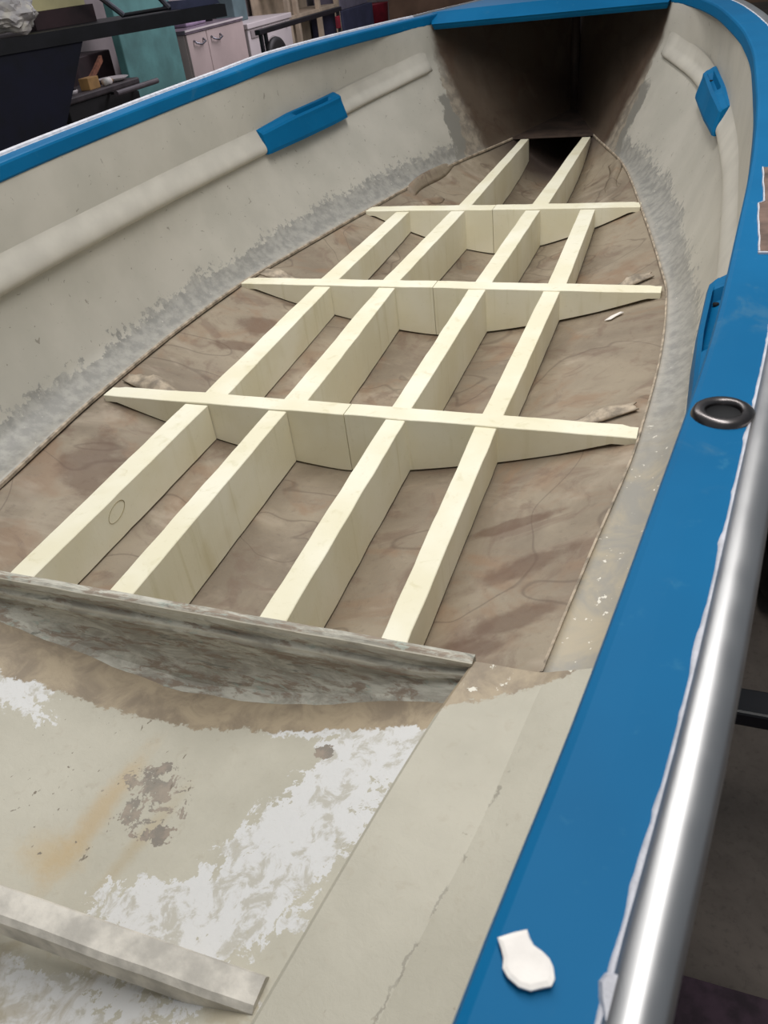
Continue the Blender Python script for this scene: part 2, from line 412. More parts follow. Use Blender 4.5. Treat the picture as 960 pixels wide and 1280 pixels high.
# sides
def side(sgn):
    v = []; f = []; at = []; ny = 170; m = 26
    for i in range(ny):
        y = -2.5+(2.82+2.5)*i/(ny-1)
        a = A(y); p1 = (P1X(y), P1Z(y)); p2 = (P2X(y), P2Z(y)); g = (max(GX(y)+.004, p2[0]+.004), GZT(y)-.012)
        bul = .012 if y < .4 else max(0.0, .012*(1-(y-.4)/1.6))
        row = [((a, -.007), 0.0)]
        for k in range(6):
            t = k/6; row.append(((a+(p1[0]-a)*t, (p1[1])*t-.008*math.sin(math.pi*t)), t))
        for k in range(12):
            t = k/12; row.append(((p1[0]+(p2[0]-p1[0])*t+bul*math.sin(math.pi*t), p1[1]+(p2[1]-p1[1])*t), 1+t))
        for k in range(7):
            t = k/6; row.append(((p2[0]+(g[0]-p2[0])*t, p2[1]+(g[1]-p2[1])*t), 2+t))
        for (p, w) in row:
            v.append((sgn*p[0], y, p[1])); at.append(w)
    for i in range(ny-1):
        for j in range(m-1): f.append((i*m+j, i*m+j+1, (i+1)*m+j+1, (i+1)*m+j))
    return link_mesh('hull_side', v, f, M_SIDE, ROOT, smooth=True, attrs={'v': at})
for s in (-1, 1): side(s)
# tan cut edge of the old floor flange
for s in (-1, 1):
    mb = MB(); secs = []
    for i in range(90):
        y = -.84+(2.21+.84)*i/89; a = A(y); w = .0012*mnoise.noise((y*9, s, 0))
        secs.append([(s*(a-.0028+w), y, .0012), (s*(a+.0012), y, .0034), (s*(a+.002), y, -.006), (s*(a-.0028+w), y, -.005)])
    mb.loft(secs).out('floor_flange_edge', M_TAN, ROOT)
# old floor left under the foredeck
mb = MB(); secs = []
for i in range(14):
    y = 2.215+(2.80-2.215)*i/13; a = A(y)+.006
    secs.append([(-a, y, .002), (a, y, .002), (a, y, -.006), (-a, y, -.006)])
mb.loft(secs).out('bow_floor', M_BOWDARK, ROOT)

# ledges aft of the lip
for s in (-1, 1):
    v = []; f = []; prof_n = 16; ny = 60
    for i in range(ny):
        y = -2.5+(2.5-.842)*i/(ny-1); li, a = LI(y), A(y)+.075
        v.append((s*(li+.014), y, hz(li, y)-.01)); v.append((s*(li+.004), y, -.012))
        v.append((s*li, y, -.004))
        for k in range(1, prof_n-2):
            t = (k-1)/(prof_n-4); xx = li+.005+(a-li-.005)*t; v.append((s*xx, y, .001+max(0, xx-A(y))/(P1X(y)-A(y))*P1Z(y)*1.05+.002*t+.0008*mnoise.noise((y*8, t*4, s))))
    for i in range(ny-1):
        for j in range(prof_n-1): f.append((i*prof_n+j, i*prof_n+j+1, (i+1)*prof_n+j+1, (i+1)*prof_n+j))
    # forward end closed down to the hull
    link_mesh('side_ledge', v, f, M_LEDGE, ROOT, smooth=False)

# the weathered lip (cut bulkhead)
def lip():
    secs = []; at = []; n = 70
    prof = [(0.0, .016, .0), (0.004, .002, 0.0), (.001, -.004, 1.0), (-.010, -.0045, .6), (-.020, .001, .0), (-.026, .002, 0), (-.032, -.006, .9), (-.040, -.008, .5)]
    for i in range(n):
        x = -.545+(.443+.545)*i/(n-1); hb = min(hz(x, -.85), -.026)
        base = -.847+.004*(x < -9); row = []
        sc = min(1.0, abs(hb)/.06)
        z0 = .004+.0012*mnoise.noise((x*14, 0, 0))
        row.append((x, base+.014, hb+.004)); at.append(0)
        for (dz, dy, w) in prof:
            row.append((x, base+dy*.9+.0012*mnoise.noise((x*12, dz*60, 2)), z0+dz*sc)); at.append(w)
        k = 6
        for q in range(k):
            t = (q+1)/k; zz = z0-.040*sc+(hb+.002-(z0-.040*sc))*t
            row.append((x, base-.006+.006*math.sin(t*math.pi)-.010*t*t-.002*mnoise.noise((x*16, t*6, 5)), zz)); at.append(.0)
        row.append((x, base-.035, hb-.004)); at.append(0)
        secs.append(row)
    mb = MB().loft(secs); mb.out('bulkhead_lip', M_LIP, ROOT, attrs={'w': at})
lip()

# cross bar low in the cockpit
mb = MB(); secs = []
for i in range(30):
    x = -.42+(.335+.42)*i/29; w = .0015*mnoise.noise((x*10, 3, 0)); sag = .0
    y0 = -1.288+w; y1 = -1.251; zt = -.054+w; zb = -.096
    secs.append([(x, y0+.006, zt), (x, y1-.004, zt+.001), (x, y1, zt-.006), (x, y1, zb), (x, y0+.004, zb), (x, y0-.001, zb+.006), (x, y0, zt-.006)])
mb.loft(secs).out('cross_bar', plain('dirty_white_timber', (208, 202, 192), .7, 0, .14, 26, .3), ROOT)

# cream half round rails along the sides
def hull_x(y, z):
    p2x, p2z = P2X(y), P2Z(y); gx, gz_ = GX(y)+.004, GZT(y)-.012
    if z >= p2z: return p2x+(gx-p2x)*(z-p2z)/(gz_-p2z)
    t = (z-P1Z(y))/(p2z-P1Z(y)); bul = .012 if y < .4 else max(0.0, .012*(1-(y-.4)/1.6))
    return P1X(y)+(p2x-P1X(y))*t+bul*math.sin(math.pi*t)
for s in (-1, 1):
    mb = MB(); secs = []
    for i in range(90):
        y = -2.45+(1.955+2.45)*i/89; z = P2Z(y); fade = min(1, max(.05, (1.96-y)/.03))
        row = []
        for k in range(17):
            t = (k/16)**1.5; zz = z-.040+.078*t
            bulge = .021*fade*3.08*(1-t)**1.5*t**.5
            row.append((s*(hull_x(y, zz)-bulge+.001), y, zz))
        secs.append(row)
    mb.loft(secs, False, False).out('side_rail', M_CREAM, ROOT, smooth=True)

# blue rowlock blocks over the rails
def block(s, y0, y1, pr, slim=0.0):
    mb = MB(); secs = []; n = 40
    for i in range(n):
        t = i/(n-1); y = y0+(y1-y0)*t; z = P2Z(y)
        e = min(1.0, t/.02, (1-t)/.02); e = max(e, 0)
        grow = min(1, t/.38)
        out_ = (.0265+pr*grow)*(.8+.2*e)*(1-slim*max(0, 1-t/.55))
        hi = z+.033+.009*grow; lo = z-.040
        g = 0.0
        if .40 < t < .90: g = .018*min(1, (t-.40)/.06, (.90-t)/.03)
        X = lambda zz, d: s*(hull_x(y, zz)-d)
        secs.append([(X(lo, -.003), y, lo), (X(lo, out_*.85), y, lo), (X(lo+.012, out_), y, lo+.010), (X(hi-.026, out_), y, hi-.028), (X(hi-.016, out_*.93), y, hi-.016),
                     (X(hi-.01, out_*.72), y, hi-.0095), (X(hi-.01, out_*.66), y, hi-.0095-g), (X(hi, out_*.26), y, hi-.004-g), (X(hi, out_*.2), y, hi-.002), (X(hi, -.003), y, hi)])
    b = mb.loft(secs).out('rowlock_block', M_BLUE, ROOT)
    yy = y0+(y1-y0)*.84; z = P2Z(yy)+.042-.0225; ou = .0265+pr; x = s*(hull_x(yy, z)-ou*.45); q = ou*.15
    MB().lathe((x, yy, z), [(0, .001), (q, .001), (q, -.002)], 20).out('pin_hole', M_DARKHOLE, b, smooth=True)
for s in (-1, 1):
    block(s, .875, 1.39, .011); block(s, -.74, -.335, .002, .45)

# gunwales
def gunwale(s):
    mb = MB(); secs = []
    for i in range(150):
        y = -2.5+(2.80+2.5)*i/149; x, z, w = GX(y), GZT(y), GW(y)
        x += .0
        secs.append([(s*(x+.010), y, z-.034), (s*(x+.001), y, z-.034), (s*(x-.001), y, z-.030), (s*x, y, z-.006), (s*(x+.002), y, z-.0018), (s*(x+.006), y, z),
                     (s*(x+w*.5), y, z+.0002), (s*(x+w), y, z), (s*(x+w+.003), y, z-.006), (s*(x+w+.001), y, z-.036)])
    return mb.loft(secs).out('gunwale', M_BLUE, ROOT)
gun = {s: gunwale(s) for s in (-1, 1)}
for s in (-1, 1):
    pts = []
    for i in range(120):
        y = -2.5+(2.80+2.5)*i/119; pts.append((s*(GX(y)+GW(y)+.0088), y, GZT(y)-.0062))
    MB().tube(pts, .0122, 18).out('rub_rail', M_ALU, ROOT, smooth=True)
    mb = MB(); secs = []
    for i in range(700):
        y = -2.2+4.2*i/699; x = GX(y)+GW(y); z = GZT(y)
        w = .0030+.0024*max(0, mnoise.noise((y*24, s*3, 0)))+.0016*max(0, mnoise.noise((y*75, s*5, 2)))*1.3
        secs.append([(s*(x-w), y, z-.0006), (s*(x-w*.6), y, z+.0009), (s*(x-w*.2), y, z+(.0045 if s < 0 else .0014)), (s*(x+.005), y, z+(.0072 if s < 0 else .0012)), (s*(x+.005), y, z-.004)])  # port bead raised higher to stand in for light reflected off the rub rail
    mb.loft(secs).out('sealant_and_glint_bead', M_SEAL, ROOT)
# extra smear of sealant at the near end
random.seed(3)
mb = MB(); ring = []
for k in range(16):
    a = k*2*math.pi/16; ring.append((.6615+.006*math.cos(a)*(1+.25*math.sin(3*a)), -1.4085+.013*math.sin(a)*(1+.2*math.cos(2*a))))
mb.loft([[(x, y, .4648) for x, y in ring], [(.6615+(x-.6615)*.8, -1.4085+(y+1.4085)*.8, .4676) for x, y in ring]]).out('sealant_smear', M_SEAL, ROOT)

# rowlock socket on the starboard gunwale
def socket(s, y):
    x = s*(GX(y)+GW(y)*.56); z = GZT(y)+.0018
    b = MB().lathe((x, y, z), [(.0118, -.004), (.0120, .0008), (.0130, .0026), (.0150, .0034), (.0180, .0032), (.0205, .0016), (.0222, -.0022), (.0222, -.006)], 40).out('rowlock_socket', M_STEEL, ROOT, smooth=True)
    MB().lathe((x, y, z), [(0, -.0008), (.0121, -.0008), (.0121, -.0002)], 32).out('socket_hole', M_DARKHOLE, b, smooth=True)
socket(1, -.99); socket(-1, -.99)
# bare wood pad let into the outer edge
mb = MB(); secs = []; ms = MB(); sec2 = []
for i in range(40):
    y = -.655+.30*i/39; o = GX(y)+GW(y); z = GZT(y)
    xi = (.7140 if y < -.50 else .7205)+.0008*mnoise.noise((y*30, 0, 0)); xi = max(xi, o-.046)
    secs.append([(xi, y, z-.002), (xi+.001, y, z+.0022), (o+.001, y, z+.0022), (o+.001, y, z-.003)])
    k = .0009+.0008*mnoise.noise((y*50, 2, 0)); sec2.append([(xi-k, y, z-.001), (xi-k*.5, y, z+.0028), (xi+.001, y, z+.0028), (xi+.001, y, z-.001)])
pad = mb.loft(secs).out('bare_wood_pad', M_BROWNPAD, ROOT)
ms.loft(sec2).out('pad_edge_sealant', M_SEAL, pad)
MB().box((.7130, -.6585, GZT(-.655)-.001), (.740, -.6555, GZT(-.655)+.0026), .001).out('pad_edge_sealant', M_SEAL, pad)

# foredeck
def foredeck():
    secs = []
    rows = [(2.012, .466, .440, .010), (2.006, .470, .445, .0), (2.10, .503, .470, 0), (2.3, .508, .37, 0), (2.55, .514, .225, 0), (2.80, .52, .02, 0)]
    v = []; f = []; nx = 13
    def g(n, rr, dz):
        for (y, z, hw, _) in rr:
            for j in range(nx):
                t = 2*j/(nx-1)-1; v.append((t*(hw), y, z+dz+.004*(1-t*t)*(y > 2.05)))
    g(0, rows, .003); m = len(rows)
    g(1, [(2.016, .462, .44, 0)]+[(r[0], r[1]-.02, r[2], 0) for r in rows[1:]][0:0]+[(r[0]+.02 if r[0] < 2.2 else r[0], r[1]-.018, r[2]-.004, 0) for r in rows[1:]], .0)
    for b in (0, m):
        for i in range(m-1):
            for j in range(nx-1): f.append(((b+i)*nx+j, (b+i)*nx+j+1, (b+i+1)*nx+j+1, (b+i+1)*nx+j))
    for j in range(nx-1): f.append((j, j+1, m*nx+j+1, m*nx+j))
    for i in range(m-1):
        for j in (0, nx-1): f.append((i*nx+j, (i+1)*nx+j, (m+i+1)*nx+j, (m+i)*nx+j))
    return link_mesh('foredeck', v, f, M_BLUE, ROOT)
foredeck()
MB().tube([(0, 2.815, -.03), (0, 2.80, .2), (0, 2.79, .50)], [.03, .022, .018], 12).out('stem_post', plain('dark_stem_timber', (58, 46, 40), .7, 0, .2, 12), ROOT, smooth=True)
# outer shell and transom
secs = []
for i in range(90):
    y = -2.5+(2.84+2.5)*i/89; gx, gz_ = GX(y)+GW(y)-.006, GZT(y)-.02
    half = [(gx, gz_), (P2X(y)+.03, P2Z(y)), (P1X(y)+.035, P1Z(y)-.02), (A(y)+.01, -.05), (A(y)*.5, -D(y)*.7-.05), (0.001, -D(y)-.05)]
    secs.append([(x, y, z) for x, z in half]+[(-x, y, z) for x, z in reversed(half)])
mb = MB(); mb.loft(secs, caps=False, closed=False); mb.out('outer_hull', M_OUT, ROOT, smooth=True)
y = -2.5
half = [(GX(y)+.03, GZT(y)-.01), (P2X(y)+.02, P2Z(y)), (P1X(y)+.02, 0), (A(y)*.6, -.13), (.001, -D(y)-.04)]
ol = [(x, z) for x, z in half]+[(-x, z) for x, z in reversed(half)]
MB().loft([[(x, -2.53, z) for x, z in ol], [(x, -2.50, z) for x, z in ol]]).out('transom', M_OUT, ROOT)

# torn laminate flaps and folded ridges on the bare bottom
def flap(cx, cy, L, W, H, rot, mat=M_TAN):
    v = []; n, m = 14, 6; R_ = Matrix.Rotation(rot, 3, 'Z')
    rnd = random.Random(cx*100)
    for i in range(n):
        t = i/(n-1)*2-1
        for j in range(m):
            u = j/(m-1)
            p = Vector((t*L/2, (u-.5)*W, 0)); p.x += .1*L*mnoise.noise((t*3, u*3, cx)); p = R_ @ p
            lift = H*math.exp(-3.0*t*t)*(math.sin(u*math.pi*.62))*(1+.4*mnoise.noise((t*4, u*4, cx*7)))
            v.append((cx+p.x, cy+p.y, hz(cx+p.x, cy+p.y)+.0015+lift))
    f = [(i*m+j, i*m+j+1, (i+1)*m+j+1, (i+1)*m+j) for i in range(n-1) for j in range(m-1)]
    o = link_mesh('torn_flap', v, f, mat, ROOT, smooth=True)
    sm = o.modifiers.new('thick', 'SOLIDIFY'); sm.thickness = .003
    return o
flap(-.505, -.150, .15, .045, .022, -.15); flap(.515, -.135, .13, .03, .012, .3)
flap(-.520, .560, .12, .04, .014, 0); flap(.50, .575, .10, .03, .014, .35)
def ridge(p, q, r, h):
    p, q = Vector(p), Vector(q); secs = []; d = (q-p).normalized(); s_ = Vector((-d.y, d.x))
    for i in range(20):
        t = i/19; c = p+(q-p)*t+s_*.006*math.sin(t*7); k = math.sin(math.pi*min(1, max(.02, t*.98+.01)))**.5
        row = []
        for j in range(9):
            u = j/8*2-1; xy = c+s_*u*r; row.append((xy.x, xy.y, hz(xy.x, xy.y)-.003+h*k*math.cos(u*math.pi/2)**1.3*(1 if u < 0 else .9)))
        row.append((c.x, c.y, hz(c.x, c.y)-.02)); secs.append(row)
    return MB().loft(secs).out('laminate_fold', M_BOT, ROOT, smooth=True)
ridge((-.40, 1.44), (-.345, 1.80), .028, .030); ridge((.335, 1.50), (.312, 1.80), .022, .022)
ridge((-.33, 1.40), (-.30, 1.52), .02, .012);

# ------------------------------------------------------------------ the pale boards
CY = [(-.2490, -.2030), (.4440, .4935), (1.1450, 1.2010)]           # near and far faces of the three cross rows
ZS = -.002
def lengthwise(L0, R0, L1, R1, label, group):
    rnd = random.Random(L0[0]*991+L0[1]*37); n = 22; secs = []; ph = rnd.uniform(0, 50)
    for i in range(n):
        t = i/(n-1)
        wl = .0014*mnoise.noise((t*9, ph, 0))+.0006*mnoise.noise((t*40, ph, 3)); wr = .0014*mnoise.noise((t*9, ph, 7))+.0006*mnoise.noise((t*40, ph, 9))
        x0 = L0[0]+(L1[0]-L0[0])*t+wl; x1 = R0[0]+(R1[0]-R0[0])*t+wr
        y0 = L0[1]+(L1[1]-L0[1])*t; y1 = R0[1]+(R1[1]-R0[1])*t
        zt = ZS+.0012*mnoise.noise((t*7, ph, 4)); b = .0012
        secs.append([(x0, y0, hz(x0, y0)+.002), (x1, y1, hz(x1, y1)+.002), (x1, y1, zt-b), (x1-b, y1, zt), (x0+b, y0, zt), (x0, y0, zt-b)])
    o = MB().loft(secs).out('lengthwise_board', M_WOOD)
    return tag(o, label, 'board', group)
g = 'lengthwise pale boards of the floor grid'
e = .0015
bays = [
  (-.834, CY[0][0]-e, [((-.340, -.291), (-.356, -.300)), ((-.142, -.099), (-.152, -.110)), ((.121, .164), (.109, .150)), ((.309, .347), (.292, .334))]),
  (CY[0][1]+e, CY[1][0]-e, [((-.338, -.279), (-.351, -.303)), ((-.139, -.084), (-.158, -.110)), ((.105, .148), (.095, .142)), ((.294, .336), (.292, .334))]),
  (CY[1][1]+e, CY[2][0]-e, [((-.358, -.301), (-.349, -.301)), ((-.167, -.116), (-.151, -.103)), ((.099, .146), (.102, .150)), ((.294, .342), (.279, .326))]),
  (CY[2][1]+e, 2.185, [((-.143, -.097), (-.133, -.098)), ((.111, .165), (.130, .166))])]
where = ['ending at the weathered grey lip', 'between the nearest and the middle crosswise rows', 'between the middle and the farthest crosswise rows', 'from the farthest crosswise row to the bow']
order4 = ['leftmost', 'second from left', 'third from left', 'rightmost']
for bi, (y0, y1, rows) in enumerate(bays):
    for k, ((a0, b0), (a1, b1)) in enumerate(rows):
        name = order4[k] if len(rows) == 4 else ('left', 'right')[k]
        ye = y1-.0 if bi < 3 else y1+(.006 if k == 0 else -.006)
        lengthwise((a0, y0), (b0, y0), (a1, ye), (b1, ye), '%s pale lengthwise board %s' % (name, where[bi]), g)

def crosswise(row, sgn, xin, xout, label, endlift, prof):
    y0, y1 = CY[row]; ph = row*9+sgn*3.3; secs = []; n = 40
    for i in range(n):
        t = i/(n-1); x = xin+(xout-xin)*t
        zt = .0015+.0013*mnoise.noise((x*11, ph, 0))+.0005*mnoise.noise((x*50, ph, 2))
        w0 = .0012*mnoise.noise((x*10, ph, 5)); w1 = .0012*mnoise.noise((x*10, ph, 8))
        skew = prof*(t)
        ya, yb = y0+w0+skew, y1+w1+skew
        if t > .97: yb -= .006
        za, zb = hz(x, ya)+.002, hz(x, yb)+.002
        lim = zt-.016-endlift*(t < 2)*0
        # bottoms lift off the hull a little toward the end
        gap = endlift*max(0, (t-.75)/.25)
        za, zb = min(za+gap, lim), min(zb+gap, lim); b = .0012
        secs.append([(x, ya, za), (x, yb, zb), (x, yb, zt-b), (x, yb-b, zt), (x, ya+b, zt), (x, ya, zt-b)])
    o = MB().loft(secs).out('crosswise_board', M_WOOD)
    return tag(o, label, 'board', 'crosswise pale boards of the floor grid')
rown = ['nearest crosswise row', 'middle crosswise row', 'farthest crosswise row']
ends = [(-.574, .588), (-.588, .577), (-.462, .462)]
mid = [.019, -.003, -.008]
for r in range(3):
    crosswise(r, -1, mid[r]-.0008, ends[r][0], 'left half of the %s of pale boards, tapering to its outer end' % rown[r], .004, .002)
    crosswise(r, 1, mid[r]+.0008, ends[r][1], 'right half of the %s of pale boards, tapering to its outer end' % rown[r], .004, (-.004, -.006, .008)[r])

b0 = bpy.data.objects['lengthwise_board']
pts = []
for k in range(26):
    a = k*2*math.pi*1.06/25; yy = -.607+.026*math.cos(a)*(1+.02*k/25); zz = -.030+.015*math.sin(a)+.004*math.cos(a)
    t = (yy+.834)/(CY[0][0]+.834); pts.append((-.291-.009*t+.0002, yy, zz))
tag(MB().tube(pts, .0006, 6).out('pencil_loop', plain('pencil_grey', (160, 146, 112), .9), b0), 'faint pencil loop')
# ------------------------------------------------------------------ loose scraps
def scrap(name, outline, z, th, label, tilt=0.0):
    n = len(outline); cx = sum(p[0] for p in outline)/n; cy = sum(p[1] for p in outline)/n
    zf = z if callable(z) else (lambda x, y: z)
    a = [(x, y, zf(x, y)) for x, y in outline]; b = [(x, y, zf(x, y)+th*.6) for x, y in outline]
    c = [(cx+(x-cx)*.82, cy+(y-cy)*.82, zf(x, y)+th) for x, y in outline]
    return tag(MB().loft([a, b, c]).out(name, M_WHITE), label, 'scrap')
scrap('paper_scrap', [(.6178, -1.3995), (.6230, -1.3960), (.6275, -1.3935), (.6292, -1.3965), (.6310, -1.3985), (.6345, -1.3998), (.6372, -1.4015), (.6390, -1.4040), (.6402, -1.4078), (.6395, -1.4105), (.6365, -1.4120), (.6330, -1.4140), (.6288, -1.4140), (.6245, -1.4120), (.6220, -1.4095), (.6215, -1.4060), (.6200, -1.4030)], .4668, .0016, 'white blob-shaped scrap lying on the blue gunwale in the foreground')
scrap('paint_flake', [(.455, .372), (.468, .392), (.490, .403), (.498, .396), (.482, .384), (.470, .370)], lambda x, y: hz(x, y)+.001, .002, 'small white paint flake on the brown hull bottom near the middle crosswise row')

# ------------------------------------------------------------------ trailer
tr = thing('boat_trailer', (0, 0, GZ), 'black boat trailer under the dinghy, its cross tube and tyre at the right', 'trailer')
for s in (-1, 1):
    MB().box((s*.30-.03, -2.3, -.30), (s*.30+.03, 2.7, -.245), .006).out('side_beam', M_BLACKPAINT, tr)
    MB().box((s*.30-.02, -2.1, -.246), (s*.30+.02, 1.2, -.165), .006).out('bunk', M_BLACKPAINT, tr)
MB().box((-1.06, -.60, -.304), (1.06, -.545, -.272), .005).out('cross_tube', M_BLACKPAINT, tr)
MB().box((-1.0, .17, -.47), (1.0, .22, -.42), .005).out('axle', M_BLACKPAINT, tr)
MB().box((-.32, 1.6, -.33), (.32, 1.66, -.29), .005).out('cross_tube', M_BLACKPAINT, tr)
for s in (-1, 1):
    MB().box((s*.28-.02, .165, -.45), (s*.28+.02, .225, -.29), .004).out('axle_hanger', M_BLACKPAINT, tr)
    Mx = Matrix.Rotation(math.pi/2, 3, 'Y')
    w = MB().lathe((s*.945, .195, -.445), [(.10, -.055), (.18, -.065), (.203, -.05), (.205, 0), (.203, .05), (.18, .065), (.10, .055)], 40, Mx).out('tyre', M_BLACK, tr, smooth=True)
    MB().lathe((s*.945, .195, -.445), [(0, -.02), (.06, -.03), (.105, -.05), (.105, .05), (.06, .03), (0, .02)], 32, Mx).out('wheel_rim', M_STEEL, w, smooth=True)
tag(MB().box((.70, -1.35, GZ+.001), (1.5, -.845, GZ+.012), .003).out('floor_mat', M_PURPLEMAT), 'dark purple mat on the garage floor beside the dinghy', 'mat')

# ------------------------------------------------------------------ background beyond the port side
BA = Vector((-3.0, 2.3, 0)); BU = Vector((.5, .866, 0)); BN = Vector((.866, -.5, 0))
def bp(s, z, d=0.0): p = BA+BU*s+BN*d; return (p.x, p.y, z)
def bprism(poly, d0, d1): # polygon in the (s, z) plane, between depths d0 and d1
    return MB().loft([[bp(s, z, d0) for s, z in poly], [bp(s, z, d1) for s, z in poly]])
bench = thing('workbench', bp(.4, GZ, -.3), 'black workbench with thick top and navy skirt at the upper left', 'bench')
bprism([(-1.2, .485), (1.5, .485), (1.5, .55), (1.46, .556), (-1.2, .556)], -.55, 0).out('bench_top', M_BLACKPAINT, bench)
bprism([(-1.1, .484), (.55, .484), (.30, .07), (-.1, GZ), (-1.1, GZ)], -.5, -.01).out('bench_skirt', M_NAVY, bench)
MB().tube([bp(.05, .486, -.45), bp(.05, GZ, -.45)], .025, 10).out('leg', M_BLACKPAINT, bench)
# plastic bag
def crumple(name, c, r, mat, label, cat, amp=.35, seed=1):
    def fn(b):
        bmesh.ops.create_icosphere(b, subdivisions=4, radius=1)
        for v in b.verts:
            p = v.co.copy(); k = 1+amp*mnoise.noise(p*2.2+Vector((seed, 0, 0)))+amp*.55*abs(mnoise.noise(p*5+Vector((0, seed, 0))))
            v.co = Vector((p.x*r[0]*k, p.y*r[1]*k, max(-.82, p.z)*r[2]*k))
        mz = min(v.co.z for v in b.verts)
        for v in b.verts: v.co.z = (v.co.z-mz); v.co += Vector(c)
    return tag(MB().bm(fn).out(name, mat), label, cat)
crumple('plastic_bag', bp(.19, .557, -.13), (.20, .13, .095), M_BAG, 'crumpled clear plastic bag of pale stuff on the black workbench', 'bag')
tag(bprism([(.42, .557), (.79, .557), (.79, .645), (.42, .645)], -.50, -.30).out('dark_case', M_MAROON), 'low dark brown case on the workbench beside the plastic bag', 'case')
tag(bprism([(.30, .646), (.76, .646), (.76, .78), (.30, .78)], -.50, -.34).out('pale_box', M_YELLOW), 'pale yellow box on top of the dark case behind the bag', 'box')
fr = thing('metal_frame', bp(1.0, .556, -.1), 'grey metal frame standing open on the workbench', 'frame')
for (a, b) in (((.87, .574), (.62, .80)), ((1.17, .574), (.98, .80))):
    MB().tube([bp(a[0], a[1], -.1), bp(b[0], b[1], -.1)], .016, 8).out('side_bar', M_CHROME, fr)
MB().tube([bp(.86, .5715, -.1), bp(1.18, .5715, -.1)], .011, 8).out('bottom_bar', M_BLACKPAINT, fr)
tag(bprism([(1.22, .557), (1.49, .557), (1.46, .59), (1.25, .60)], -.30, -.04).out('folded_cloth', M_DKBLUE), 'dark blue folded cloth at the far end of the workbench', 'cloth')

# tool stand (small dark table) with things on it
ts = thing('tool_stand', (-4.15, 4.55, GZ), 'small dark tool stand with a roller bar, in front of the teal board', 'table')
TZ = .045
MB().box((-4.42, 3.95, TZ-.05), (-3.98, 4.97, TZ), .012).out('stand_top', plain('dark_grey_metal', (66, 58, 60), .6, 0, .2, 9), ts)
MB().tube([(-3.90, 4.50, TZ-.055), (-3.90, 5.10, TZ-.055)], .022, 12).out('roller_bar', plain('grey_roller', (92, 84, 88), .5, 0, .1, 9), ts)
for yb in (4.55, 4.9): MB().box((-3.985, yb-.012, TZ-.065), (-3.89, yb+.012, TZ-.045), .002).out('roller_bracket', M_BLACKPAINT, ts)
MB().box((-4.40, 4.0, TZ-.17), (-4.0, 4.93, TZ-.049), .008).out('apron', M_BLACK, ts)
for (x, y) in ((-4.37, 4.05), (-4.04, 4.45), (-4.04, 4.92), (-4.37, 4.92)):
    MB().box((x-.035, y-.035, GZ), (x+.035, y+.035, TZ-.1), .005).out('leg', M_BLACK, ts)
tag(MB().box((-4.12, 4.36, TZ), (-4.03, 4.50, TZ+.085), .004).out('cardboard_box', M_CARD), 'small brown cardboard box on the dark tool stand', 'box')
tag(MB().lathe((-4.12, 4.80, TZ), [(0, .006), (.07, .006), (.125, .03), (.13, .028), (.075, 0), (0, 0)], 28).out('dish', M_APPL, smooth=True), 'shallow white dish on the right of the tool stand', 'dish')
pb = thing('paint_tin', (-4.12, 4.19, TZ), 'dark round tin in a white ring on the left of the tool stand', 'tin')
MB().lathe((-4.12, 4.19, TZ), [(0, .0), (.075, 0), (.085, .025), (.075, .03)], 24).out('base_ring', M_APPL, pb, smooth=True)
MB().lathe((-4.12, 4.19, TZ), [(0, .005), (.06, .005), (.06, .11), (.055, .115), (0, .115)], 24).out('can', M_BLACKPAINT, pb, smooth=True)
bt = thing('small_bottle', (-4.02, 4.59, TZ), 'small white bottle lying bright at the front edge of the tool stand', 'bottle')
MB().tube([(-4.02, 4.54, TZ+.028), (-4.02, 4.62, TZ+.028)], .027, 14).out('bottle_body', M_WHITE, bt, smooth=True)
MB().tube([(-4.02, 4.62, TZ+.028), (-4.02, 4.645, TZ+.028)], .016, 12).out('cap', M_CARD, bt, smooth=True)
MB_ = MB().loft([[(-4.20+a, 4.52+b*.1, TZ+.001+c) for a, b, c in ((0, 0, 0), (.03, 0, 0), (.03, 0, .03), (0, 0, .03))], [(-4.25+a, 4.74, TZ+.07+c) for a, c in ((0, 0), (.03, 0), (.03, .04), (0, .04))], [(-4.30+a, 4.93, TZ+.14+c) for a, c in ((0, 0), (.03, 0), (.03, .045), (0, .045))]])
tag(MB_.out('wooden_handle', M_STICK), 'reddish brown wooden handle leaning up on the tool stand', 'tool handle')
tag(MB().box((-4.80, 4.2, GZ), (-4.45, 5.30, .24), .01).out('cupboard', M_MAROON), 'dark maroon cupboard behind the tool stand', 'cupboard')
tag(MB().loft([[(-4.70, 4.55, .242), (-4.70, 5.05, .242), (-4.72, 5.35, .42), (-4.72, 4.55, .52)], [(-4.66, 4.55, .242), (-4.66, 5.05, .242), (-4.68, 5.35, .42), (-4.68, 4.55, .52)]]).out('white_sheet', M_APPL), 'white sheet of card standing on the maroon cupboard', 'sheet')
tag(MB().box((-4.30, 5.17, GZ), (-4.22, 6.06, .95), .01).out('teal_board', M_TEAL), 'tall teal board standing against the wall left of the cabinet', 'board')
